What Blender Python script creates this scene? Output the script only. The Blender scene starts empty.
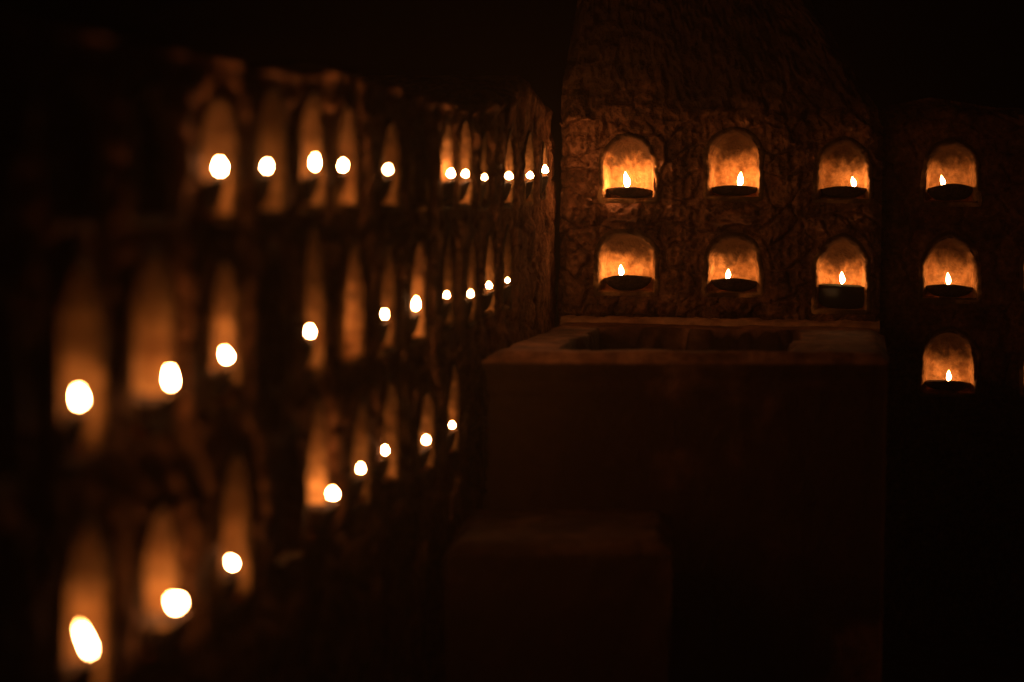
import bpy, math, random
import numpy as np
from mathutils import Vector, Matrix

random.seed(4)
sc = bpy.context.scene
col = sc.collection

# ------------------------------------------------------------------ camera
F = 2296.0                      # focal length in pixels (50 mm on a 22.3 mm sensor)
HC = 1.25                       # camera height above the lower ground
PITCH = math.atan(148.0 / F)
ROLL = math.radians(0.5)
fw = Vector((0, math.cos(PITCH), -math.sin(PITCH)))
r0 = Vector((1, 0, 0)); u0 = Vector((0, math.sin(PITCH), math.cos(PITCH)))
rt = r0 * math.cos(ROLL) + u0 * math.sin(ROLL)
up = -r0 * math.sin(ROLL) + u0 * math.cos(ROLL)
EYE = Vector((0, 0, HC))
cd = bpy.data.cameras.new('camera')
cam = bpy.data.objects.new('camera', cd); col.objects.link(cam)
m = Matrix((rt, up, -fw)).transposed().to_4x4(); m.translation = EYE
cam.matrix_world = m
cd.sensor_width = 22.3; cd.lens = F / 1024 * 22.3
cd.clip_start = 0.05; cd.clip_end = 3000
cd.dof.use_dof = True; cd.dof.focus_distance = 6.55; cd.dof.aperture_fstop = 1.16
sc.camera = cam

def ray(px, py):
    return fw + rt * ((px - 512) / F) + up * ((341 - py) / F)

def hit(px, py, P, n):
    d = ray(px, py)
    return EYE + d * ((P - EYE).dot(n) / d.dot(n))

PHI = math.radians(8.8)
L = Vector((math.sin(PHI), math.cos(PHI), 0))        # along the left wall, away from the camera
B = Vector((math.cos(PHI), -math.sin(PHI), 0))       # along the back wall, to the right
Z = Vector((0, 0, 1))
d = ray(553, 193); C0 = EYE + d * (6.5 / d.y); C0.z = 0     # the corner, on the ground

# ------------------------------------------------------------------ world
w = bpy.data.worlds.new('World'); sc.world = w; w.use_nodes = True
nt = w.node_tree
bg = nt.nodes['Background']
sky = nt.nodes.new('ShaderNodeTexSky'); sky.sky_type = 'NISHITA'; sky.sun_disc = False
sky.sun_elevation = math.radians(-12); sky.sun_rotation = math.radians(200)
nt.links.new(sky.outputs[0], bg.inputs[0]); bg.inputs[1].default_value = 0.05

sc.view_settings.view_transform = 'Standard'; sc.view_settings.look = 'None'
sc.view_settings.gamma = 1; sc.view_settings.exposure = 0.36
sc.view_settings.use_curve_mapping = False
sc.render.engine = 'CYCLES'
sc.cycles.use_denoising = True
sc.cycles.max_bounces = 6
sc.cycles.sample_clamp_indirect = 4.0
sc.cycles.use_light_tree = True

# ------------------------------------------------------------------ noise
def _h(ix, iy, s):
    n = (ix.astype(np.int64) * 374761393 + iy.astype(np.int64) * 668265263 + s * 974634721) & 0x7fffffff
    n = ((n ^ (n >> 13)) * 1274126177) & 0x7fffffff
    n = n ^ (n >> 16)
    return (n & 0xffff) / 65535.0

def vnoise(x, y, s=0):
    ix = np.floor(x); iy = np.floor(y); fx = x - ix; fy = y - iy
    fx = fx * fx * (3 - 2 * fx); fy = fy * fy * (3 - 2 * fy)
    a = _h(ix, iy, s); b = _h(ix + 1, iy, s); c = _h(ix, iy + 1, s); e = _h(ix + 1, iy + 1, s)
    return (a * (1 - fx) + b * fx) * (1 - fy) + (c * (1 - fx) + e * fx) * fy - 0.5

def fbm(x, y, s=0, o=4):
    r = 0; a = 1.0
    for k in range(o):
        r = r + a * vnoise(x * 2 ** k + 13.7 * k, y * 2 ** k - 7.1 * k, s + k); a *= 0.5
    return r

def rubble(x, y, s=0):
    """uneven stones: returns the mortar gap 0..1 and a value per stone"""
    ix = np.floor(x); iy = np.floor(y)
    d1 = np.full(x.shape, 9.0); d2 = d1.copy(); idv = np.zeros(x.shape)
    for a in (-1, 0, 1):
        for b in (-1, 0, 1):
            cx = ix + a; cy = iy + b
            px = cx + 0.15 + 0.7 * _h(cx, cy, s + 50); py = cy + 0.15 + 0.7 * _h(cx, cy, s + 51)
            dd = np.hypot(px - x, py - y); v = _h(cx, cy, s + 52)
            n1 = dd < d1
            d2 = np.where(n1, d1, np.minimum(d2, dd)); idv = np.where(n1, v, idv); d1 = np.where(n1, dd, d1)
    e = np.clip((d2 - d1) / 0.18, 0, 1)
    return 1 - e * e * (3 - 2 * e), idv

def sstep(a, b, x):
    t = np.clip((x - a) / (b - a), 0, 1); return t * t * (3 - 2 * t)

# ------------------------------------------------------------------ materials
def mat_stone(name, c1, c2, c3, scale, rough=0.9, bump=0.6, darkening=0.5, spec=.06):
    mt = bpy.data.materials.new(name); mt.use_nodes = True
    t = mt.node_tree; N = t.nodes; bs = N['Principled BSDF']; bs.inputs['Roughness'].default_value = rough
    bs.inputs['Specular IOR Level'].default_value = spec
    tc = N.new('ShaderNodeTexCoord')
    n1 = N.new('ShaderNodeTexNoise'); n1.inputs['Scale'].default_value = scale; n1.inputs['Detail'].default_value = 8; n1.inputs['Roughness'].default_value = 0.65
    t.links.new(tc.outputs['Object'], n1.inputs['Vector'])
    cr = N.new('ShaderNodeValToRGB'); e = cr.color_ramp.elements
    e[0].position = 0.34; e[0].color = (*c1, 1); e[1].position = 0.68; e[1].color = (*c3, 1)
    k = e.new(0.5); k.color = (*c2, 1)
    t.links.new(n1.outputs['Fac'], cr.inputs['Fac'])
    n2 = N.new('ShaderNodeTexNoise'); n2.inputs['Scale'].default_value = scale * 5; n2.inputs['Detail'].default_value = 6
    t.links.new(tc.outputs['Object'], n2.inputs['Vector'])
    r2 = N.new('ShaderNodeMapRange'); r2.inputs['From Min'].default_value = 0.35; r2.inputs['From Max'].default_value = 0.62
    r2.inputs['To Min'].default_value = 1 - darkening; r2.inputs['To Max'].default_value = 1.0
    t.links.new(n2.outputs['Fac'], r2.inputs['Value'])
    mx = N.new('ShaderNodeMix'); mx.data_type = 'RGBA'; mx.blend_type = 'MULTIPLY'; mx.inputs['Factor'].default_value = 1
    t.links.new(cr.outputs['Color'], mx.inputs['A']); t.links.new(r2.outputs['Result'], mx.inputs['B'])
    at = N.new('ShaderNodeAttribute'); at.attribute_name = 'darkening'          # sooted vaults, darker stone and painted shade, zero where a mesh has none
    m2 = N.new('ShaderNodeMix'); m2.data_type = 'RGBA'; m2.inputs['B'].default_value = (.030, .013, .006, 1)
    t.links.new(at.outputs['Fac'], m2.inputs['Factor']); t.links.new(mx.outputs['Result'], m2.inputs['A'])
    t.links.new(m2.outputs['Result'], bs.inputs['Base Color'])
    n3 = N.new('ShaderNodeTexNoise'); n3.inputs['Scale'].default_value = scale * 14; n3.inputs['Detail'].default_value = 5
    t.links.new(tc.outputs['Object'], n3.inputs['Vector'])
    ad = N.new('ShaderNodeMath'); ad.operation = 'MULTIPLY_ADD'; ad.inputs[1].default_value = 1.6
    t.links.new(n2.outputs['Fac'], ad.inputs[0]); t.links.new(n3.outputs['Fac'], ad.inputs[2])
    bp = N.new('ShaderNodeBump'); bp.inputs['Strength'].default_value = bump; bp.inputs['Distance'].default_value = 0.006
    t.links.new(ad.outputs[0], bp.inputs['Height']); t.links.new(bp.outputs['Normal'], bs.inputs['Normal'])
    return mt

M_wall = mat_stone('weathered_stone', (.10, .036, .015), (.27, .102, .042), (.50, .21, .09), 12, rough=0.8, bump=1.0, spec=.10)
M_left = mat_stone('rough_fieldstone', (.12, .042, .017), (.30, .115, .047), (.52, .22, .09), 10, bump=0.8, spec=.02)
M_dark = mat_stone('dark_weathered_stone', (.06, .02, .009), (.15, .053, .022), (.28, .11, .047), 12, bump=1.0)
M_niche = mat_stone('old_plaster', (.32, .135, .042), (.60, .290, .098), (.72, .375, .140), 13, darkening=0.4, bump=0.7)
M_trough = mat_stone('worn_stone', (.12, .044, .019), (.25, .095, .042), (.40, .165, .075), 6, rough=0.8, darkening=0.45)
M_ground = mat_stone('packed_earth', (.05, .036, .026), (.08, .058, .042), (.12, .088, .062), 3)
M_clay = mat_stone('sooty_clay', (.035, .022, .016), (.06, .036, .025), (.10, .055, .036), 30, rough=0.75, bump=0.3)

def simple(name, c, rough, **kw):
    mt = bpy.data.materials.new(name); mt.use_nodes = True
    bs = mt.node_tree.nodes['Principled BSDF']; bs.inputs['Base Color'].default_value = (*c, 1); bs.inputs['Roughness'].default_value = rough
    for k, v in kw.items(): bs.inputs[k].default_value = v
    return mt
M_oil = simple('lamp_oil', (.10, .05, .015), 0.08)
M_wick = simple('charred_wick', (.03, .022, .018), 0.95)
M_pot = simple('green_glazed_clay', (.020, .026, .016), 0.3)

def mat_flame():
    mt = bpy.data.materials.new('flame'); mt.use_nodes = True
    t = mt.node_tree; N = t.nodes; N.clear()
    out = N.new('ShaderNodeOutputMaterial'); em = N.new('ShaderNodeEmission')
    tc = N.new('ShaderNodeTexCoord'); sp = N.new('ShaderNodeSeparateXYZ')
    t.links.new(tc.outputs['Generated'], sp.inputs[0])
    cr = N.new('ShaderNodeValToRGB'); e = cr.color_ramp.elements
    e[0].position = 0.0; e[0].color = (.45, .16, .05, 1); e[1].position = 1.0; e[1].color = (.75, .28, .05, 1)
    k = e.new(.22); k.color = (1, .47, .19, 1); k = e.new(.75); k.color = (1, .47, .18, 1)
    t.links.new(sp.outputs['Z'], cr.inputs[0])
    oi = N.new('ShaderNodeObjectInfo')
    sr = N.new('ShaderNodeSeparateColor'); t.links.new(oi.outputs['Color'], sr.inputs[0])
    ml = N.new('ShaderNodeMath'); ml.operation = 'MULTIPLY'; ml.inputs[1].default_value = 110.0
    t.links.new(sr.outputs[0], ml.inputs[0])
    t.links.new(cr.outputs['Color'], em.inputs['Color']); t.links.new(ml.outputs[0], em.inputs['Strength'])
    t.links.new(em.outputs[0], out.inputs['Surface'])
    return mt
M_flame = mat_flame()

# ------------------------------------------------------------------ mesh helpers
def make(name, V, Fc, mat, parent=None, smooth=True, darkening=None):
    me = bpy.data.meshes.new(name); me.from_pydata([tuple(v) for v in V], [], [tuple(int(i) for i in f) for f in Fc]); me.update()
    if smooth: me.polygons.foreach_set('use_smooth', np.ones(len(me.polygons), bool))
    me.materials.append(mat)
    if darkening is not None:
        q = np.zeros(len(me.vertices), np.float32); q[:len(darkening)] = darkening
        me.attributes.new('darkening', 'FLOAT', 'POINT').data.foreach_set('value', q)
    o = bpy.data.objects.new(name, me); col.objects.link(o)
    if parent: o.parent = parent
    return o

def empty(name, loc, rotz=0, label=None, cat=None, group=None):
    o = bpy.data.objects.new(name, None); col.objects.link(o); o.location = loc; o.rotation_euler.z = rotz
    o.empty_display_size = 0.1
    if label: o['label'] = label
    if cat: o['category'] = cat
    if group: o['group'] = group
    return o

def lathe(prof, n=28, sx=1, sy=1, spout=0):
    """prof: (r, z) pairs; the front (-y) may pull out into a lip"""
    V = []; Fc = []
    for r, z in prof:
        for k in range(n):
            a = 2 * math.pi * k / n
            x = math.cos(a) * r; y = math.sin(a) * r
            if n > 12: q = 1 + .022 * math.sin(2 * a + 1) + .016 * math.sin(5 * a + z * 40); x *= q; y *= q
            if spout and y < 0:
                g = max(0, 1 - abs(x) / (0.42 * max(r, 1e-6) + 1e-6)) ** 1.5 if r > .02 else 0
                y -= spout * g * (r / .066)
            zz = z + (.011 * max(0, 1 - (x / .06) ** 2) * (1 if y < 0 else .5) * min(1, z / .04) if spout and r > .05 else 0)
            V.append((x * sx, y * sy, zz))
    for i in range(len(prof) - 1):
        for k in range(n):
            a = i * n + k; b = i * n + (k + 1) % n
            Fc.append((a, b, b + n, a + n))
    Fc.append(tuple(range(n))[::-1]); Fc.append(tuple(range((len(prof) - 1) * n, len(prof) * n)))
    return V, Fc

# ------------------------------------------------------------------ niches
class Niche:
    """arched lamp niche: centre u, floor height z0, opening half width, straight height to the spring, total height"""
    def __init__(s, u, z0, hw=.076, h=.185, depth=.095, spring=.56, slim=0.0):
        s.u, s.z0, s.hw, s.h, s.depth, s.spring, s.slim = u, z0, hw, h, depth, spring, slim
    def sd(s, U, V):
        y = V - s.z0
        x = np.abs(U - s.u) + s.slim * np.clip(y, 0, None)   # sides may lean in towards the top
        sp = s.h * s.spring                                # spring of the arch
        # a slightly pointed arch: two arcs with centres pushed past the middle
        ah = s.h - sp
        cx = (ah * ah - s.hw * s.hw) / (2 * s.hw); R = s.hw + cx
        arch = np.hypot(x + cx, np.maximum(y - sp, 0)) - R
        side = x - s.hw
        dd = np.where(y > sp, arch, side)
        return np.maximum(dd, -y)

def wobble(U, V, ragged):
    return max(.25, ragged) * .006 * fbm(U * 10, V * 10, 8, 2) + ragged * (.005 * fbm(U * 22, V * 22, 3) + .0035 * fbm(U * 55, V * 55, 6, 2))

def soot_and_falloff(nc, U, V, ragged):
    """lamp-blackened vaults in blotches, plus painted glow falloff on the left wall"""
    rr = np.hypot((U - nc.u) * .8, V - nc.z0 - nc.h * 1.05) / nc.h + .20 * fbm(U * 30, V * 30, 77) + .16 * fbm(U * 90, V * 90, 78, 2)
    return .92 * sstep(.68, .32, rr) if ragged > .5 else .88 * sstep(1.06, .30, rr)  # second case, left wall: the glow's upward fade is painted in

def niche_lining(root, nc, O, dirU, nrm, face, ragged):
    """plaster lip, jambs, vault and back of one niche; loops run round the arch, rings run into the depth"""
    sp = nc.h * nc.spring; ah = nc.h - sp
    cx = (ah * ah - nc.hw * nc.hw) / (2 * nc.hw); R = nc.hw + cx
    right = []
    for y in np.linspace(0, sp, 16): right.append((nc.hw - nc.slim * y, y))
    y = sp; top = None
    a1 = math.acos(cx / R) if cx < R else 0
    for a in np.linspace(0, a1, 26)[1:]:
        x = R * math.cos(a) - cx - nc.slim * (sp + R * math.sin(a))
        if x <= .002: break
        right.append((x, sp + R * math.sin(a)))
    right = np.array(right); left = right[::-1] * np.array((-1, 1))
    fl = np.stack([np.linspace(-nc.hw, nc.hw, 18)[1:-1], np.zeros(16)], 1)
    loop = np.concatenate([right, left, fl])
    n = len(loop)
    tg = np.roll(loop, -1, 0) - np.roll(loop, 1, 0); tg /= np.linalg.norm(tg, axis=1)[:, None] + 1e-9
    inw = np.stack([-tg[:, 1], tg[:, 0]], 1)
    ks = np.where(np.arange(n) >= n - 16, .35, 1.0)
    P0 = loop + np.array((nc.u, nc.z0))
    w0 = wobble(P0[:, 0], P0[:, 1], ragged)
    P0 = P0 - inw * (-w0)[:, None] * ks[:, None]
    d = nc.depth
    sch = [(-.014, None, -.003), (-.009, None, .004), (-.003, None, .0045), (.001, None, .000), (.004, -.006, 0)]
    sch += [(.006 + .009 * t, -.008 - (d * .90 - .008) * t, 0) for t in np.linspace(.1, 1, 11)]
    sch += [(.018, -d * .965, 0), (.024, -d, 0), (.030, -d * 1.01, 0)]
    V = []; SO = []; UV = []
    for (off, dep, add) in sch:
        if off <= 0: Q = P0 + inw * off
        else:                                           # draw in towards the niche's axis; the floor rises only a little
            f = off / nc.hw; cy = nc.z0 + .45 * nc.h
            fy = np.where(P0[:, 1] < cy, .25 * f, .8 * f)
            Q = np.stack([nc.u + (P0[:, 0] - nc.u) * (1 - f), cy + (P0[:, 1] - cy) * (1 - fy)], 1)
        if dep is None:
            H = face(Q[:, 0], Q[:, 1], np.full(n, max(-off, 0))) + add
        else:
            H = np.full(n, dep)
            nz = ragged * .9 + .25
            o = .004 * nz * fbm(np.arange(n) * .31, np.full(n, dep * 45), 91, 3)
            Q = Q + inw * (o * ks)[:, None]
            H = H + .004 * nz * fbm(Q[:, 0] * 30, Q[:, 1] * 30, 92, 3)
            f = sstep(-.03, -.004, np.full(n, dep))
            H = H + f * .5 * face(Q[:, 0], Q[:, 1], np.zeros(n))
        UV.append(Q); V.append(np.concatenate([Q, H[:, None]], 1))
    cen = UV[-1].mean(0); last = UV[-1]
    for t in (.78, .55, .32, .12):
        Q = cen + (last - cen) * t
        H = -d * 1.01 - .006 * (1 - t) + .006 * (ragged + .2) * fbm(Q[:, 0] * 28, Q[:, 1] * 28, 93)
        UV.append(Q); V.append(np.concatenate([Q, H[:, None]], 1))
    A = np.concatenate(V); nr_ = len(V)
    W = np.array(O)[None] + A[:, :1] * np.array(dirU) + A[:, 1:2] * np.array((0, 0, 1.)) + A[:, 2:3] * np.array(nrm)
    Fc = []
    for k in range(nr_ - 1):
        for j in range(n):
            q = (k * n + j, k * n + (j + 1) % n, (k + 1) * n + (j + 1) % n, (k + 1) * n + j)
            Fc.append(q if flipped(dirU, nrm) else q[::-1])
    f = tuple(range((nr_ - 1) * n, nr_ * n)); Fc.append(f if flipped(dirU, nrm) else f[::-1])
    so = soot_and_falloff(nc, A[:, 0], A[:, 1], ragged)
    m = n * 4; so[:m] = np.maximum(so[:m], .85 * sstep(-.25, .25, fbm(A[:m, 0] * 16, A[:m, 1] * 16, 95) + .2))   # grime on the lip
    make('niche', W, Fc, M_niche, root, darkening=so)

def flipped(dirU, nrm):
    return Vector(dirU).cross(Z).dot(Vector(nrm)) > 0

def wall_grid(root, us, vs, niches, O, dirU, nrm, relief, remap, thick, mat, rings=3, darkf=None, ragged=1.0):
    """a thick wall: front relief with openings for the niches, skirt and back. Niche linings are child meshes."""
    U, V = np.meshgrid(us, vs)                          # rows = heights
    def field(U, V):
        SD = np.full(U.shape, 9.0)
        for nc in niches: SD = np.minimum(SD, nc.sd(U, V))
        return SD - np.where(SD < .1, wobble(U, V, ragged), 0)
    def face(U, V, SD):
        near = sstep(.0, .05, SD)
        return relief(U, V, SD) * (0.25 + 0.75 * near)
    SD = field(U, V)
    H = face(U, V, np.maximum(SD, 0))
    SO = np.zeros(U.shape) if darkf is None else darkf(U, V)
    for nc in niches:
        mk = sstep(.022, -.002, nc.sd(U, V) + .012 * fbm(U * 35, V * 35, 79, 2))
        SO = np.maximum(SO, mk * soot_and_falloff(nc, U, V, ragged))
    SO = SO.ravel()
    # draw the vertices just inside an opening back to its outline
    e = 1e-3
    gu = (field(U + e, V) - field(U - e, V)) / (2 * e); gv = (field(U, V + e) - field(U, V - e)) / (2 * e)
    ins = (SD < 0) & (SD > -.02)
    g2 = gu * gu + gv * gv + 1e-6
    U1 = np.where(ins, U - gu * SD / g2 * 1.0, U); V1 = np.where(ins, V - gv * SD / g2 * 1.0, V)
    H = np.where(SD < 0, H - .004, H)
    U2, V2 = remap(U1, V1)
    pos = (np.array(O)[None, None, :] + U2[..., None] * np.array(dirU) + V2[..., None] * np.array((0, 0, 1.)) + H[..., None] * np.array(nrm))
    nr, ncol = U.shape
    idx = np.arange(nr * ncol).reshape(nr, ncol)
    pos = pos.reshape(-1, 3)
    a = idx[:-1, :-1].ravel(); b = idx[:-1, 1:].ravel(); c = idx[1:, 1:].ravel(); e_ = idx[1:, :-1].ravel()
    quads = np.stack([a, b, c, e_], 1)
    inn = SD.ravel()[quads].max(1) < 0
    brd = np.zeros(U.shape, bool); brd[0, :] = brd[-1, :] = True; brd[:, 0] = brd[:, -1] = True
    inn &= ~brd.ravel()[quads].any(1)
    q0 = quads[0]; fn = np.cross(pos[q0[1]] - pos[q0[0]], pos[q0[3]] - pos[q0[0]])
    if np.dot(fn, np.array(nrm)) < 0: quads = quads[:, ::-1]
    Q = quads[~inn]; used, inv = np.unique(Q, return_inverse=True)
    W = pos[used]; Wf = inv.reshape(Q.shape)
    border = list(idx[0, :]) + list(idx[1:, -1]) + list(idx[-1, -2::-1]) + list(idx[-2:0:-1, 0])
    lut = {int(v): i for i, v in enumerate(used)}
    ring = [lut[int(v)] for v in border]; n = len(ring)
    VV = [tuple(v) for v in W]; FF = [tuple(f) for f in Wf]
    nv = np.array(nrm); base = np.array([VV[i] for i in ring]); prev = ring
    for k in range(1, rings + 1):
        s0 = len(VV); t = k / rings
        jit = .012 * np.sin(np.arange(n) * .37 + k) * (t < 1)
        for j in range(n): VV.append(tuple(base[j] - nv * (thick * t + jit[j])))
        cur = list(range(s0, s0 + n))
        for j in range(n): FF.append((prev[j], cur[j], cur[(j + 1) % n], prev[(j + 1) % n]))
        prev = cur
    FF.append(tuple(prev))
    make('wall_body', VV, FF, mat, root, darkening=SO[used])
    for nc in niches: niche_lining(root, nc, O, dirU, nrm, face, ragged)

# ------------------------------------------------------------------ oil lamps
BOWL_H = .042
def lamp_proto(kind):
    root = empty('oil_lamp', (0, 0, 0))
    if kind == 'bowl':
        V, Fc = lathe([(.024, 0), (.041, .004), (.056, .014), (.0665, .029), (.069, .0405), (.0665, .042), (.063, .039), (.054, .027), (.036, .018), (.010, .016)], 36, 1, .68, .012)
        make('bowl', V, Fc, M_clay, root)
        V, Fc = lathe([(.0545, .0315), (.030, .0318), (.003, .032)], 28, 1, .68)
        make('oil', V, Fc, M_oil, root)
    else:
        V, Fc = lathe([(.046, 0), (.058, .008), (.066, .03), (.0685, .055), (.066, .072), (.064, .080), (.067, .085), (.0655, .088), (.061, .085), (.058, .07), (.03, .064), (.01, .062)], 36, 1, .68)
        make('pot', V, Fc, M_pot, root)
    return root

def wick_mesh():
    pts = [(0, .016, -.014), (0, .008, -.004), (0, .001, .001), (0, 0, .006)]
    V = []; Fc = []; n = 8
    for i, p in enumerate(pts):
        r = (.0024, .0026, .0024, .0012)[i]
        for k in range(n):
            a = 2 * math.pi * k / n; V.append((p[0] + r * math.cos(a), p[1] + r * math.sin(a), p[2]))
    for i in range(len(pts) - 1):
        for k in range(n):
            Fc.append((i * n + k, i * n + (k + 1) % n, (i + 1) * n + (k + 1) % n, (i + 1) * n + k))
    Fc.append(tuple(range(n))[::-1]); Fc.append(tuple(range(3 * n, 4 * n)))
    return V, Fc

def flame_mesh():
    prof = [(.0012, .0), (.0042, .004), (.0062, .009), (.0069, .014), (.0066, .020), (.0055, .026), (.0039, .032), (.0022, .037), (.0004, .042)]
    V, Fc = lathe(prof, 10)
    out = []
    for x, y, z in V:
        out.append((x + .0012 * math.sin(z * 120), y, z))
    return out, Fc

PROTO = {k: lamp_proto(k) for k in ('bowl', 'pot')}
wick0 = make('wick', *wick_mesh(), M_wick); flame0 = make('flame', *flame_mesh(), M_flame)
RIMF = .053                                             # distance from bowl centre to the flame
first_used = {'bowl': False, 'pot': False}; wick_used = [False]

def lamp(fpos, floor_z, nrm, label, group, size=1.0, tilt=0.0, power=1.0, kind='bowl', back=0.0, sx=None, rimf=None, wide=1.0):
    """fpos: world point of the flame's foot; the bowl stands on the niche floor behind it"""
    src = PROTO[kind]
    h = BOWL_H if kind == 'bowl' else .087
    if not first_used[kind]:
        r = src; parts = list(src.children); first_used[kind] = True
    else:
        r = src.copy(); col.objects.link(r); parts = []
        for ch in [c for c in src.children if c.name.split('.')[0] in ('bowl', 'oil', 'pot')]:
            c = ch.copy(); col.objects.link(c); c.parent = r
    if not wick_used[0]:
        wk, fl = wick0, flame0; wick_used[0] = True
    else:
        wk = wick0.copy(); fl = flame0.copy(); col.objects.link(wk); col.objects.link(fl)
    wk.parent = r; fl.parent = r
    rz = math.atan2(nrm.y, nrm.x) + math.pi / 2          # local -y looks along the wall's normal
    zs = max(.55, (fpos.z - (.004 if wide == 1 else .016) - floor_z) / h)         # bowl height from floor to flame foot
    inward = -nrm
    along = Vector((-nrm.y, nrm.x, 0))
    # bowl centre behind the flame
    loc = Vector((fpos.x, fpos.y, 0)) + inward * (RIMF - .012 if rimf is None else rimf) + along * back
    r.location = (loc.x, loc.y, floor_z); r.rotation_euler = (0, 0, rz); r.scale = (1, 1, 1)
    for c in r.children:
        if c in (wk, fl): continue
        c.scale = (wide * random.uniform(.95, 1.04), wide, zs); c.rotation_euler = (random.uniform(-.03, .03), random.uniform(-.045, .045), random.uniform(-.25, .25))
    M = Matrix.Rotation(-rz, 3, 'Z'); lo = M @ (Vector((fpos.x, fpos.y, 0)) - loc)
    wk.location = (lo.x, lo.y, fpos.z - floor_z - .002)
    fl.location = (lo.x, lo.y, fpos.z - floor_z); fl.scale = (sx or size, sx or size, size)
    fl.rotation_euler = (math.radians(tilt), 0, 0) if abs(nrm.x) > .5 else (0, math.radians(tilt), random.uniform(-.3, .3))
    fl.color = (power, power, power, 1)
    r['label'] = label; r['category'] = 'oil lamp'; r['group'] = group
    return r

# ================================================================== the shrine block (back wall)
nB = -L
def back_uv(px, py, off=0.0):
    p = hit(px, py, C0 + nB * off, nB); q = p - C0
    return q.dot(B), p.z, p

G_B = 'oil lamps in the niches of the tall shrine block'
back = [  # niche px: centre, floor, top, half width; flame foot px; size, tilt, power, kind, label
    (628, 199, 135, 27.5, 627, 188, 1.10, -5, 1.4, 'bowl', 'clay oil lamp with tall flame in the brightest niche, top row of the shrine'),
    (733, 197, 133, 27.5, 739, 186, .95, 10, .78, 'bowl', 'lit oil lamp with flame leaning right, middle niche of the shrine block top row'),
    (843, 199, 140, 27, 854, 187, .70, -8, .50, 'bowl', 'lit oil lamp with small flame at right rim, rightmost top niche of the shrine block'),
    (626, 292, 235, 28, 621, 276, .78, 0, .90, 'bowl', 'lit oil lamp with stubby flame just above the trough, lower niche nearest the corner'),
    (733, 293, 238, 28, 727, 279, .68, 12, .64, 'bowl', 'lit oil lamp with small flame in the middle lower niche of the shrine block'),
    (841, 310, 238, 28, 842, 284, .82, 0, .78, 'pot', 'lit tall dark glazed pot lamp in the lower right niche of the shrine block'),
]
bn = []
for (cx, fy, ty, hw, fx, fyy, *_r) in back:
    u, z0, _ = back_uv(cx, fy); _, z1, _ = back_uv(cx, ty); u2, _, _ = back_uv(cx + hw, fy)
    bn.append(Niche(u, z0, (u2 - u) * random.uniform(.93, 1.04), (z1 - z0) * random.uniform(.97, 1.05), .095 * random.uniform(.9, 1.1), random.uniform(.48, .62), random.uniform(0, .06)))
u_l, _, _ = back_uv(558, 200); u_r, _, _ = back_uv(882, 200)
z_top = back_uv(700, -75)[1]
us = np.arange(u_l, u_r + .002, .0036)
vs = np.concatenate([np.arange(0, .78, .02), np.arange(.78, 1.46, .0036), np.arange(1.46, z_top + .01, .008)])
mids = sorted({round((bn[0].u + bn[1].u) / 2, 3), round((bn[1].u + bn[2].u) / 2, 3), round(u_l + .055, 3)})
zc1 = back_uv(730, 218)[1]; zc2 = back_uv(730, 312)[1]; zc0 = back_uv(730, 118)[1]
def relief_back(U, V, SD):
    g, idv = rubble(U * 9 + 1.2 * fbm(U * 5, V * 5, 21), V * 13 + 1.2 * fbm(U * 5, V * 5, 22), 5)
    h = .024 * fbm(U * 4, V * 4, 1) + .026 * fbm(U * 11, V * 11, 2, 2) + .018 * fbm(U * 34, V * 30, 4, 2) + .010 * fbm(U * 75, V * 70, 14, 2) - .014 * sstep(.18, .36, fbm(U * 60, V * 60, 15, 2))
    h = h + (.034 * (idv - .5) - .024 * g) * (.5 + .5 * sstep(.1, -.1, V - zc0))
    for k, mu in enumerate(mids):                       # worn fluted pilasters between the niches
        x = U - mu + .006 * fbm(V * 9, U * 3, 31 + k)
        pil = sstep(.062, .045, np.abs(x)) * sstep(zc0 + .03, zc0 - .01, V)
        h = h + pil * (.012 + .0025 * np.cos(x * 2 * math.pi / .026) - .006 * (vnoise(U * 30, V * 12, 41) > .22))
    for zc, a in ((zc0, .020), (zc1, .016), (zc2, .018)):
        y = V - zc - .012 * np.sin(U * 7.0) - .010 * fbm(U * 8, V * 2, 61)
        h = h + a * sstep(.030, .014, np.abs(y)) * sstep(-.3, .1, fbm(U * 6, V * 6, 62) + .2)
    for nc in bn:                                       # worn rounded corbel under each niche
        ex = (U - nc.u) / .080; ey = (V - nc.z0 + .034) / .032
        h = h + .026 * np.clip(1 - ex ** 2 - ey ** 2 + .5 * fbm(U * 25, V * 25, 66), 0, 1) ** .6
    cr_ = np.abs(fbm(U * 26, V * 26, 67)); h = h - .008 * sstep(.06, .0, cr_) * sstep(zc0 + .02, zc0 - .02, V)   # cracks
    ed = np.minimum(U - u_l, u_r - U)
    h = h - .05 * (1 - sstep(0, .05, ed)) ** 2
    return h
pr = [(1.45, u_r), ]
def right_edge(v):
    pts = [(882, 130), (878, 108), (866, 92), (852, 70), (842, 50), (832, 28), (812, 6), (800, -30), (780, -80)]
    zz = []; uu = []
    for (x, y) in pts:
        a, b, _ = back_uv(x, y); zz.append(b); uu.append(a)
    return np.interp(v, zz, uu)
def left_edge(v):
    pts = [(558, 130), (559, 95), (566, 50), (574, 10), (590, -80)]
    zz = []; uu = []
    for (x, y) in pts:
        a, b, _ = back_uv(x, y); zz.append(b); uu.append(a)
    return np.interp(v, zz, uu)
zn = max(n.z0 + n.h for n in bn) + .015
def remap_back(U, V):
    t = (U - u_l) / (u_r - u_l)
    re = right_edge(V) + .010 * fbm(V * 25, V * 3, 71) * (V > zn); le = left_edge(V)
    U2 = np.where(V > zn, le + t * (re - le), U)
    return U2, V
shrine = empty('stone_shrine', C0 + B * .45, 0, 'tall rough stone shrine block with two rows of arched lamp niches and slanting right edge', 'shrine')
def rel(root, O): return O - Vector(root.location)
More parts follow.
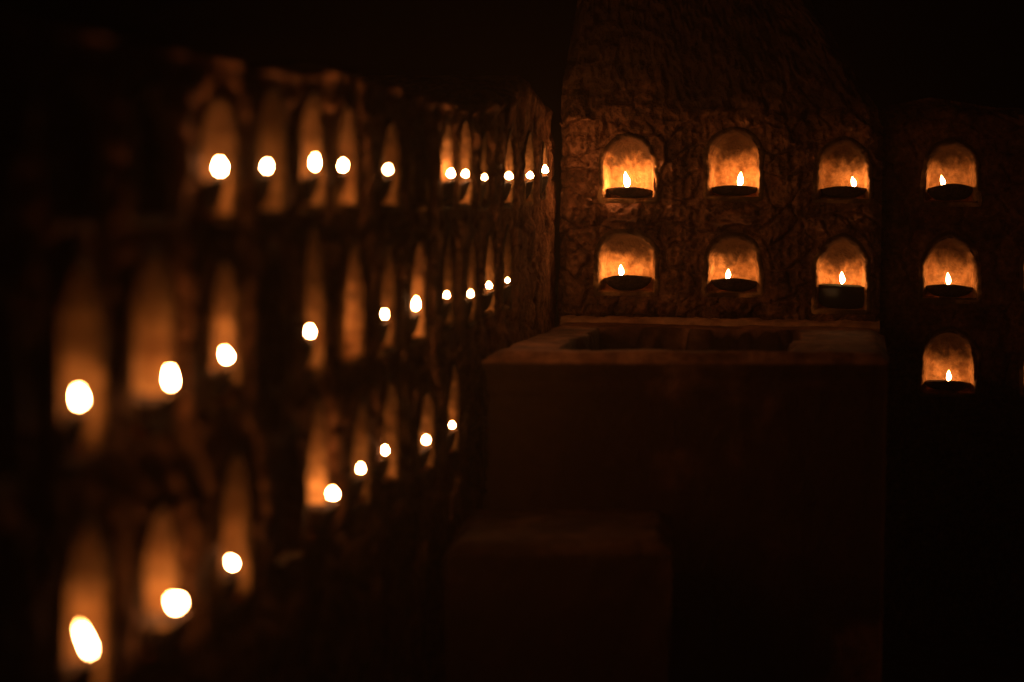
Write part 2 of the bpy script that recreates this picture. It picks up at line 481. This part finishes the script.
def dark_top(U, V):
    return .86 * sstep(-.03, .10, V - zc0 + .10 * fbm(U * 7, V * 7, 81) + .05 * fbm(U * 30, V * 30, 82))  # stone gets darker towards the top, with a blotchy edge
wall_grid(shrine, us, vs, bn, rel(shrine, C0), B, nB, relief_back, remap_back, .55, M_wall, darkf=dark_top)
for (cx, fy, ty, hw, fx, fyy, size, tilt, power, kind, lab), nc in zip(back, bn):
    sxs = 1.25 if size > .9 else 1.05
    bk = .018 if fx == 627 else .044
    p = hit(fx, fyy, C0 - nB * bk, nB)
    off = (nc.u - (p - C0).dot(B))
    lamp(p, nc.z0 + .004, nB, lab, G_B, size, tilt, power, kind, back=off, sx=sxs, rimf=.038 if fx == 627 else .006)

# ================================================================== the low wall at the right
OR = C0 + L * .10
def right_uv(px, py):
    p = hit(px, py, OR, nB); q = p - OR
    return q.dot(B), p.z, p
G_R = 'oil lamps in the low wall at the right edge'
right = [
    (951, 202, 140, 28, 943, 186, .74, -8, .45, 'bowl', 'lit oil lamp in the uppermost niche of the low dark wall at right'),
    (949, 299, 238, 27.5, 948, 285, .84, 0, .48, 'bowl', 'lit oil lamp in the middle of three stacked niches in the right wall'),
    (948, 393, 331, 28, 948, 381, .74, 6, .44, 'bowl', 'lit oil lamp in the lowest niche of the right wall, beyond the trough end'),
    (1046, 301, 240, 27, 1043, 285, .74, 0, .35, 'bowl', 'oil lamp cut off by the right picture edge, its upper glowing niche jamb showing'),
    (1048, 395, 332, 27, 1044, 381, .74, 0, .3, 'bowl', 'oil lamp cut off by the right picture edge, its lower glowing niche jamb showing'),
]
rn = []
for (cx, fy, ty, hw, *_r) in right:
    u, z0, _ = right_uv(cx, fy); _, z1, _ = right_uv(cx, ty); u2, _, _ = right_uv(cx + hw, fy)
    rn.append(Niche(u, z0, (u2 - u) * random.uniform(.95, 1.02), (z1 - z0) * random.uniform(.98, 1.05), .095 * random.uniform(.9, 1.1), random.uniform(.46, .58), random.uniform(0.02, .08)))
ru0 = right_uv(884, 200)[0] - .06; ru1 = ru0 + 1.1
zrt = right_uv(930, 97)[1]
usr = np.concatenate([np.arange(ru0, ru0 + .62, .0038), np.arange(ru0 + .62, ru1, .012)])
vsr = np.concatenate([np.arange(0, .62, .02), np.arange(.62, zrt + .003, .0038)])
def relief_right(U, V, SD):
    g, idv = rubble(U * 8, V * 11, 15)
    h = .018 * fbm(U * 4, V * 4, 101) + .012 * fbm(U * 16, V * 16, 102) + .008 * fbm(U * 45, V * 45, 104, 3) + .012 * (idv - .5) - .008 * g
    return h - .05 * (1 - sstep(0, .05, zrt - V)) ** 2
znr = max(n.z0 + n.h for n in rn) + .01
def remap_right(U, V):
    top = np.interp(U, [ru0, right_uv(930, 97)[0], right_uv(1000, 106)[0], ru1], [right_uv(884, 112)[1], zrt, right_uv(1000, 107)[1], zrt - .06]) + .006 * fbm(U * 14, U, 111)
    return U, np.where(V > znr, znr + (V - znr) * (top - znr) / (zrt - znr), V)
lowwall = empty('stone_wall', OR + B * (ru0 + .5), 0, 'low dark stone wall with rounded top and stacked lamp niches, right of the shrine block', 'wall')
wall_grid(lowwall, usr, vsr, rn, rel(lowwall, OR), B, nB, relief_right, remap_right, .4, M_dark)
for (cx, fy, ty, hw, fx, fyy, size, tilt, power, kind, lab), nc in zip(right, rn):
    p = hit(fx, fyy, OR - nB * .044, nB)
    lamp(p, nc.z0 + .004, nB, lab, G_R, size, tilt, power, kind, back=nc.u - (p - OR).dot(B), sx=1.0, rimf=.006)

# ================================================================== the long wall at the left
nL = B
G_L = ['oil lamps in the top row of the long left wall', 'oil lamps in the middle row of the long left wall', 'oil lamps in the bottom row of the long left wall']
rows = [
  # (blur centre x, y, blur width, height in px, tilt, power, du = niche centre minus flame along the wall, label)
  [(220, 166.5, 24, 29, 0, 1.2, .015, 'leftmost flame of the top row, a big round blur under a tall orange glow'),
   (267, 166, 20, 21, 8, 0.45, .02, 'second flame from the left in the top row, smaller with a dim glow'),
   (315, 162, 18, 26, 4, 1.0, .0, 'tall white flame third from the left in the top row, glow above and below'),
   (343, 165, 16, 20, 10, 1.35, .035, 'fourth flame from the left in the top row, bright jamb to its right'),
   (388, 169, 15, 16.5, 8, 0.50, .02, 'fifth top row flame, last one before the wide dark gap'),
   (451, 173, 12, 13, 12, 1.2, -.05, 'first top row flame past the wide dark gap, broad glow at its left'),
   (465.5, 173.5, 11, 11, 8, 1.3, .01, 'top row flame close beside its twin, second past the dark gap'),
   (484.5, 177, 9, 9, 14, 0.28, .0, 'tiny dim top row flame between two brighter neighbours, third past the gap'),
   (509, 175.5, 11, 10, 10, .9, .0, 'top row flame third from the corner, narrow glow above it'),
   (530, 175, 9, 9, 5, 0.65, .0, 'top row flame second from the corner with the shrine block'),
   (545, 169, 8, 10, 0, 1.2, .0, 'top row flame nearest the corner with the shrine block, slightly raised')],
  [(79, 397, 27, 41, -3, 0.60, -.0, 'big round flame blur at the left end of the middle row'),
   (170.5, 377.5, 26, 39, -2, 1.0, -.03, 'second flame from left in the middle row, big blur with wide orange glow'),
   (226, 355, 22, 28, -22, .9, -.02, 'third flame from left in the middle row, tilted blur under narrow glow'),
   (310, 331, 18, 22, 0, 0.70, .02, 'fourth middle row flame from left, round blur right of a wide gap'),
   (384.7, 314, 12.5, 16.5, 0, 0.55, .025, 'middle row flame with faint jamb at right, sixth niche glow from left'),
   (416, 303.5, 13, 20, 4, 1.5, .02, 'tall middle row flame against the brightest narrow orange jamb'),
   (446.7, 294.7, 10, 12, 0, 0.30, .01, 'fourth middle row flame from the corner, round dot with hardly any glow'),
   (470.5, 293.4, 10.5, 12, 4, 0.34, .01, 'third middle row flame from the corner, round dot beside an equal one'),
   (489, 285, 9, 10, 0, .8, .01, 'second middle row flame from the corner, thin bright jamb above it'),
   (507.5, 280, 7, 8, 0, 0.25, .0, 'smallest middle row flame, the one nearest the corner')],
  [(85.5, 640, 21, 58, -22, .9, -.01, 'long leaning flame at the bottom left of the picture, lowest of all'),
   (175.5, 602.5, 35, 36, -50, 1.05, -.02, 'wide flame second from left in the bottom row, orange glow above and below'),
   (232, 562.6, 22, 26, -32, .7, .01, 'third bottom row flame from left, alone left of the widest dark gap'),
   (332.6, 493, 21, 21, 0, 1.0, -.035, 'bottom row flame right of the widest gap, glow at its left and below'),
   (360.7, 468, 15, 18, 0, 0.40, .0, 'fourth bottom row flame from the corner, round with a dim glow'),
   (385, 450, 12, 15, -4, 1.6, .045, 'third bottom row flame from the corner, bright jamb to its right'),
   (426, 439.5, 13.5, 15, 0, 0.60, .01, 'second bottom row flame from the corner, reddish jamb above'),
   (452, 424.7, 10.5, 11, 0, 0.50, .01, 'bottom row flame nearest the corner, beside the trough')],
]
OFFL = .006
OUT = {175.5: .022, 332.6: .024, 170.5: .022, 220: .014, 315: .012}   # lamps set out past the face of the wall
COC = 2296 * .0431
lamps_l = []; ln = []
rowz = []
for ri, row in enumerate(rows):
    for (fx, fy, bw, bh, tilt, power, du, lab) in row:
        of = OUT.get(fx, OFFL); p = hit(fx, fy, C0 + nL * of, nL); sc_ = 6.5 / p.y
        blur = max(0, COC * (sc_ / 6.5 - 1 / 6.55))
        bw *= .95; bh *= .96
        wf = min(7.0, max(2.4, (bw - blur * 1.02) / sc_)); hf = min(18, max(4.5, (bh - blur * 1.02) / sc_))
        sx = wf / 4.9; size = hf / 14.8
        ta = math.radians(tilt); p.z -= .021 * size * math.cos(ta); p -= nL * (.021 * size * math.sin(ta))
        pw = power; power = min(5.0, power * .82 / (sx * size))
        u = (p - C0).dot(L)
        k = .84 + .28 * random.random()
        nc = Niche(u + du + (.026 if u < -.5 else .008), p.z - .060, (.074 if u < -.7 else .066) * (.86 + .24 * random.random()) * (.8 if pw < .36 else 1), (.165 if ri == 0 else .215 if sc_ > 1.6 else .185) * k, (.13 if sc_ > 1.75 else .105), (.60 if sc_ > 1.75 else .45), (.02 if sc_ > 1.75 else .05))
        ln.append(nc); lamps_l.append((p, nc, size, tilt, power, lab, ri, sx))
# niches whose flame stays hidden or that are dark
def row_z(ri, u):
    q = sorted([(n.u, n.z0) for (p, n, _a, _b, _c, _d, r, _e) in lamps_l if r == ri]); return float(np.interp(u, [a for a, _ in q], [b for _, b in q]))
uh = (hit(354, 330, C0, nL) - C0).dot(L)
nh = Niche(uh, row_z(1, uh), .074, .21, .115, .42, .05); ln.append(nh)
dark = []
for ri, us_d in ((0, (-3.68, -3.95, -4.25)), (1, (-3.09, -4.2)), (2, (-2.98, -4.22))):
    for u in us_d: ln.append(Niche(u, row_z(ri, u), .074, .165 if ri == 0 else .21, .105, .42, .05))
gapu = (lamps_l[4][1].u + lamps_l[5][1].u) / 2
ln.append(Niche(gapu, row_z(0, gapu), .072, .165, .105, .42, .05))
lu0, lu1 = -4.75, .02
usl = np.concatenate([np.arange(lu0, -2.6, .009), np.arange(-2.6, lu1, .0055)])
ZT = HC + .21
vsl = np.concatenate([np.arange(0, .54, .02), np.arange(.54, ZT + .002, .0055)])
cen = sorted(n.u for n in ln)
def relief_left(U, V, SD):
    g, idv = rubble(U * 8 + fbm(U * 5, V * 5, 121), V * 11 + fbm(U * 5, V * 5, 122), 25)
    h = .012 * fbm(U * 3, V * 3, 131) + .010 * fbm(U * 14, V * 14, 132) + .008 * fbm(U * 40, V * 40, 134, 3)
    h = h + .010 * (idv - .5) - .008 * g
    h = h + .008 * sstep(.045, .075, SD) * sstep(ZT - .05, ZT - .08, V)
    h = h - .025 * (1 - sstep(0, .014, ZT - V)) ** 2
    cop = sstep(ZT - .035, ZT - .012, V + .012 * fbm(U * 9, V * 2, 137))
    return np.minimum(h, .014) - .004 + cop * (.004 + .006 * idv + .5 * np.clip(h, -.02, .02))
znl = max(n.z0 + n.h for n in ln if n.u < -.1) + .006
tops = [(-20, 40), (100, 46), (180, 48), (232, 60), (245, 66), (300, 71), (340, 68), (380, 80), (430, 96), (468, 108), (485, 104), (500, 94), (512, 90), (522, 76), (527, 74), (534, 88), (546, 98), (553, 104)]
tu = []; tz = []
for x, y in tops:
    p = hit(x, y, C0, nL); tu.append((p - C0).dot(L)); tz.append(p.z)
def remap_left(U, V):
    top = np.interp(U, tu, tz) + .018 * fbm(U * 9, U * 2, 141) + .010 * fbm(U * 34, U * 2, 142)
    top = np.maximum(top, znl + .010)
    return U, np.where(V > znl, znl + (V - znl) * (top - znl) / (ZT - znl), V)
leftwall = empty('stone_wall', C0 + L * -2.3, 0, 'long stone wall with three rows of lamp niches running back along the left', 'wall')
wall_grid(leftwall, usl, vsl, ln, rel(leftwall, C0), L, nL, relief_left, remap_left, .4, M_left, ragged=.3)
for (p, nc, size, tilt, power, lab, ri, sx) in lamps_l:
    lamp(p, nc.z0 + .004, nL, lab, G_L[ri], size, tilt, power, 'bowl', sx=sx, wide=.66, rimf=.026)
p = C0 + L * (uh - .025) - nL * .058; p.z = nh.z0 + .060
lamp(p, nh.z0 + .004, nL, 'oil lamp hidden deep in its middle row niche, only an orange glow showing', G_L[1], .95, 0, .9, wide=.8, rimf=.02)

# ================================================================== the stone trough in the corner
zr = hit(560, 322, C0, nB).z                            # rim height
def onz(px, py, z): return hit(px, py, Vector((0, 0, z)), Z)
k00 = onz(482, 352, zr); k10 = onz(890, 353, zr); k11 = onz(884, 329, zr); k01 = onz(560, 322, zr)
# keep the back edge just in front of the shrine's face and the left edge just off the wall
def clamp_pt(p, ob, ol):
    q = p - C0
    b = q.dot(B); l = q.dot(L)
    return C0 + B * max(b, ol) + L * min(l, -ob) + Z * zr
k00 = clamp_pt(k00, .0, -.012); k01 = clamp_pt(k01, .03, -.012); k11 = clamp_pt(k11, .03, .024)
def slab(name, corners, top, bottom, mat, parent, cavity=None, lip=.0, N=(110, 60), relief=None, amp=.006, rings=26, seed=0):
    a, b, c, e = [np.array(x) for x in corners]          # front-left, front-right, back-right, back-left
    s = np.linspace(0, 1, N[0]); t = np.linspace(0, 1, N[1]); S, T = np.meshgrid(s, t)
    P = ((1 - S) * (1 - T))[..., None] * a + (S * (1 - T))[..., None] * b + (S * T)[..., None] * c + ((1 - S) * T)[..., None] * e
    X, Y = P[..., 0], P[..., 1]
    H = top + amp * fbm(X * 7, Y * 7, seed) + .5 * amp * fbm(X * 30, Y * 30, seed + 3)
    ln_s = np.linalg.norm(b - a); ln_t = np.linalg.norm(e - a)
    ed = np.minimum(np.minimum(S, 1 - S) * ln_s, np.minimum(T, 1 - T) * ln_t)
    H = H - .022 * (1 - sstep(0, .045 + .02 * fbm(X * 12, Y * 12, seed + 9), ed)) ** 2
    if lip: H = H + lip * sstep(.90, .93, T)
    if cavity is not None:
        (s0, s1, t0, t1, dep) = cavity
        q = np.maximum(np.maximum((s0 - S), (S - s1)) * ln_s, np.maximum((t0 - T), (T - t1)) * ln_t) + .03 * fbm(X * 8, Y * 8, seed + 7)
        H = H - dep * sstep(.012, -.02, q); cavity_shade = .97 * sstep(.020, .006, q)
    pos = np.stack([X, Y, H], -1).reshape(-1, 3)
    nr, nc = S.shape; idx = np.arange(nr * nc).reshape(nr, nc)
    FF = [tuple(f) for f in np.stack([idx[:-1, :-1].ravel(), idx[:-1, 1:].ravel(), idx[1:, 1:].ravel(), idx[1:, :-1].ravel()], 1)]
    VV = [tuple(v) for v in pos]
    ring = list(idx[0, :]) + list(idx[1:, -1]) + list(idx[-1, -2::-1]) + list(idx[-2:0:-1, 0]); n = len(ring)
    base = pos[ring]; ctr = (a + b + c + e)[:2] / 4
    dirs = np.roll(base, -1, 0)[:, :2] - np.roll(base, 1, 0)[:, :2]
    out = np.stack([dirs[:, 1], -dirs[:, 0]], 1); out /= np.linalg.norm(out, axis=1)[:, None] + 1e-9
    arc = np.concatenate([[0], np.cumsum(np.linalg.norm(np.diff(base[:, :2], axis=0), axis=1))])
    zs = top - .022 - (top - .022 - bottom) * (np.linspace(0, 1, rings) ** 1.15)
    prev = ring
    for z in zs[1:]:
        dz = np.full(n, top - z)
        o = amp * 1.5 * fbm(arc * 7, dz * 7, seed + 11) + amp * .8 * fbm(arc * 28, dz * 28, seed + 13)
        if relief is not None: o = o + relief(arc, dz)
        side = np.ones(n); side[nc - 1:] = 0              # relief on the front only: other sides touch walls
        o = np.where(side > 0, o, -.004)
        s0i = len(VV)
        for j in range(n): VV.append((base[j, 0] + out[j, 0] * o[j], base[j, 1] + out[j, 1] * o[j], z))
        cur = list(range(s0i, s0i + n))
        for j in range(n): FF.append((prev[j], cur[j], cur[(j + 1) % n], prev[(j + 1) % n]))
        prev = cur
    FF.append(tuple(prev))
    A = np.array(VV); so = np.zeros(len(A)); k = nr * nc
    so[k:] = .95 * sstep(-.9, -.2, fbm(A[k:, 0] * 5, A[k:, 2] * 5 + A[k:, 1] * 3, seed + 21)) * sstep(top + .004, top - .022, A[k:, 2])   # sides darker in blotches below the top edge
    if cavity is not None: so[:k] = cavity_shade.ravel()   # recess shade painted black inside the cavity
    else: so[:k] = .78 + .17 * sstep(-.2, .2, fbm(A[:k, 0] * 9, A[:k, 1] * 9, seed + 23))
    return make(name, VV, FF, mat, parent, darkening=so)

def trough_relief(arc, dz):
    h = -.016 * sstep(.03, .075, dz)
    h = h + .008 * np.exp(-((dz - .082) / .012) ** 2)
    for a0 in (.20, .72, 1.22):
        h = h + .004 * sstep(.06, .02, np.abs(arc - a0)) * (dz > .09)
    return h
tr = slab('stone_trough', [tuple(k00), tuple(k10), tuple(k11), tuple(k01)], zr, 0.0, M_trough, None,
          cavity=(.17, .74, .08, .84, .34), lip=.004, relief=trough_relief, N=(170, 90), rings=60, seed=200)
tr['label'] = 'worn stone trough with dark open basin in the corner below the shrine niches'; tr['category'] = 'trough'

# ledge along its back; the pale colour paints in the rim's highlight
M_ledge = mat_stone('rim_highlight_stone', (.36, .15, .065), (.58, .27, .12), (.72, .38, .19), 7, rough=0.8, darkening=0.35)
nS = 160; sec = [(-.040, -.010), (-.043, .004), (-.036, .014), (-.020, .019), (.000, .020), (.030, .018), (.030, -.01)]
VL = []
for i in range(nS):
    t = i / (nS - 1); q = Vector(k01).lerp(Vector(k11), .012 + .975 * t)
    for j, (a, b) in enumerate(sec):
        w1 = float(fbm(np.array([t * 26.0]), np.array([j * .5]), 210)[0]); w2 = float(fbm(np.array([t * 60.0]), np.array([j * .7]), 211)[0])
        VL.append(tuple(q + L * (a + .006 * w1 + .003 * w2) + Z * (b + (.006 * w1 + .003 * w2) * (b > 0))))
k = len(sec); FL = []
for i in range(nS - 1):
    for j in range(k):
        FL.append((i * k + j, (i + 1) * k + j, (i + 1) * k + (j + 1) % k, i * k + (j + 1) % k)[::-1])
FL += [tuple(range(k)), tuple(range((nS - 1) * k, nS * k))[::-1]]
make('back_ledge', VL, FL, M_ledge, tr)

zstep = .55
f0 = onz(446, 541, zstep); f1 = onz(674, 541, zstep)
bk = onz(600, 508, zstep)
b0 = C0 + B * .04 + L * ((Vector(k00) - C0).dot(L) - .03); b1 = onz(672, 507, zstep)
fl0 = (f0 - C0); f0 = C0 + L * fl0.dot(L) + B * max(fl0.dot(B), .03)
b0 = f0 + (b1 - f1)
st = slab('stone_step', [tuple(Vector((f0.x, f0.y, zstep))), tuple(f1), tuple(b1), tuple(Vector((b0.x, b0.y, zstep)))], zstep, 0.0, M_trough, None, N=(70, 30), rings=30, seed=300, amp=.008)
st['label'] = 'low worn stone block step in front of the trough, barely lit'; st['category'] = 'step'

# ================================================================== ground
gx = np.concatenate([-np.geomspace(800, 3, 14), np.linspace(-2.8, 3, 90), np.geomspace(3.2, 800, 14)])
gy = np.concatenate([-np.geomspace(800, 2, 12), np.linspace(-1.5, 8, 110), np.geomspace(8.5, 800, 14)])
GX, GY = np.meshgrid(gx, gy)
GZ = -.004 - .012 * np.abs(fbm(GX * 2.1, GY * 2.1, 400)) - .006 * np.abs(fbm(GX * 9, GY * 9, 404))
GZ = np.where((np.abs(GX) > 3.2) | (GY > 8.2) | (GY < -1.8), -.012, GZ)
V = np.stack([GX, GY, GZ], -1).reshape(-1, 3); ii = np.arange(len(V)).reshape(GX.shape)
g = make('ground', V, np.stack([ii[:-1, :-1].ravel(), ii[:-1, 1:].ravel(), ii[1:, 1:].ravel(), ii[1:, :-1].ravel()], 1), M_ground)
g['kind'] = 'structure'

# ================================================================== thin haze added to lift the blacks like veiling glare
hz = bpy.data.materials.new('veiling_haze'); hz.use_nodes = True  # added volume, warm veil over the dark areas
N = hz.node_tree.nodes; N.remove(N['Principled BSDF'])
pv = N.new('ShaderNodeVolumePrincipled'); pv.inputs['Color'].default_value = (.92, .68, .42, 1)
pv.inputs['Density'].default_value = .007; pv.inputs['Anisotropy'].default_value = .6
hz.node_tree.links.new(pv.outputs[0], N['Material Output'].inputs['Volume'])
h = 820.0
V = [(x, y, z) for z in (-1.2, 2.15) for (x, y) in ((-h, -h), (h, -h), (h, h), (-h, h))]
Fq = [(3, 2, 1, 0), (4, 5, 6, 7), (0, 1, 5, 4), (1, 2, 6, 5), (2, 3, 7, 6), (3, 0, 4, 7)]
hzo = make('haze', V, Fq, hz, smooth=False); hzo['kind'] = 'stuff'
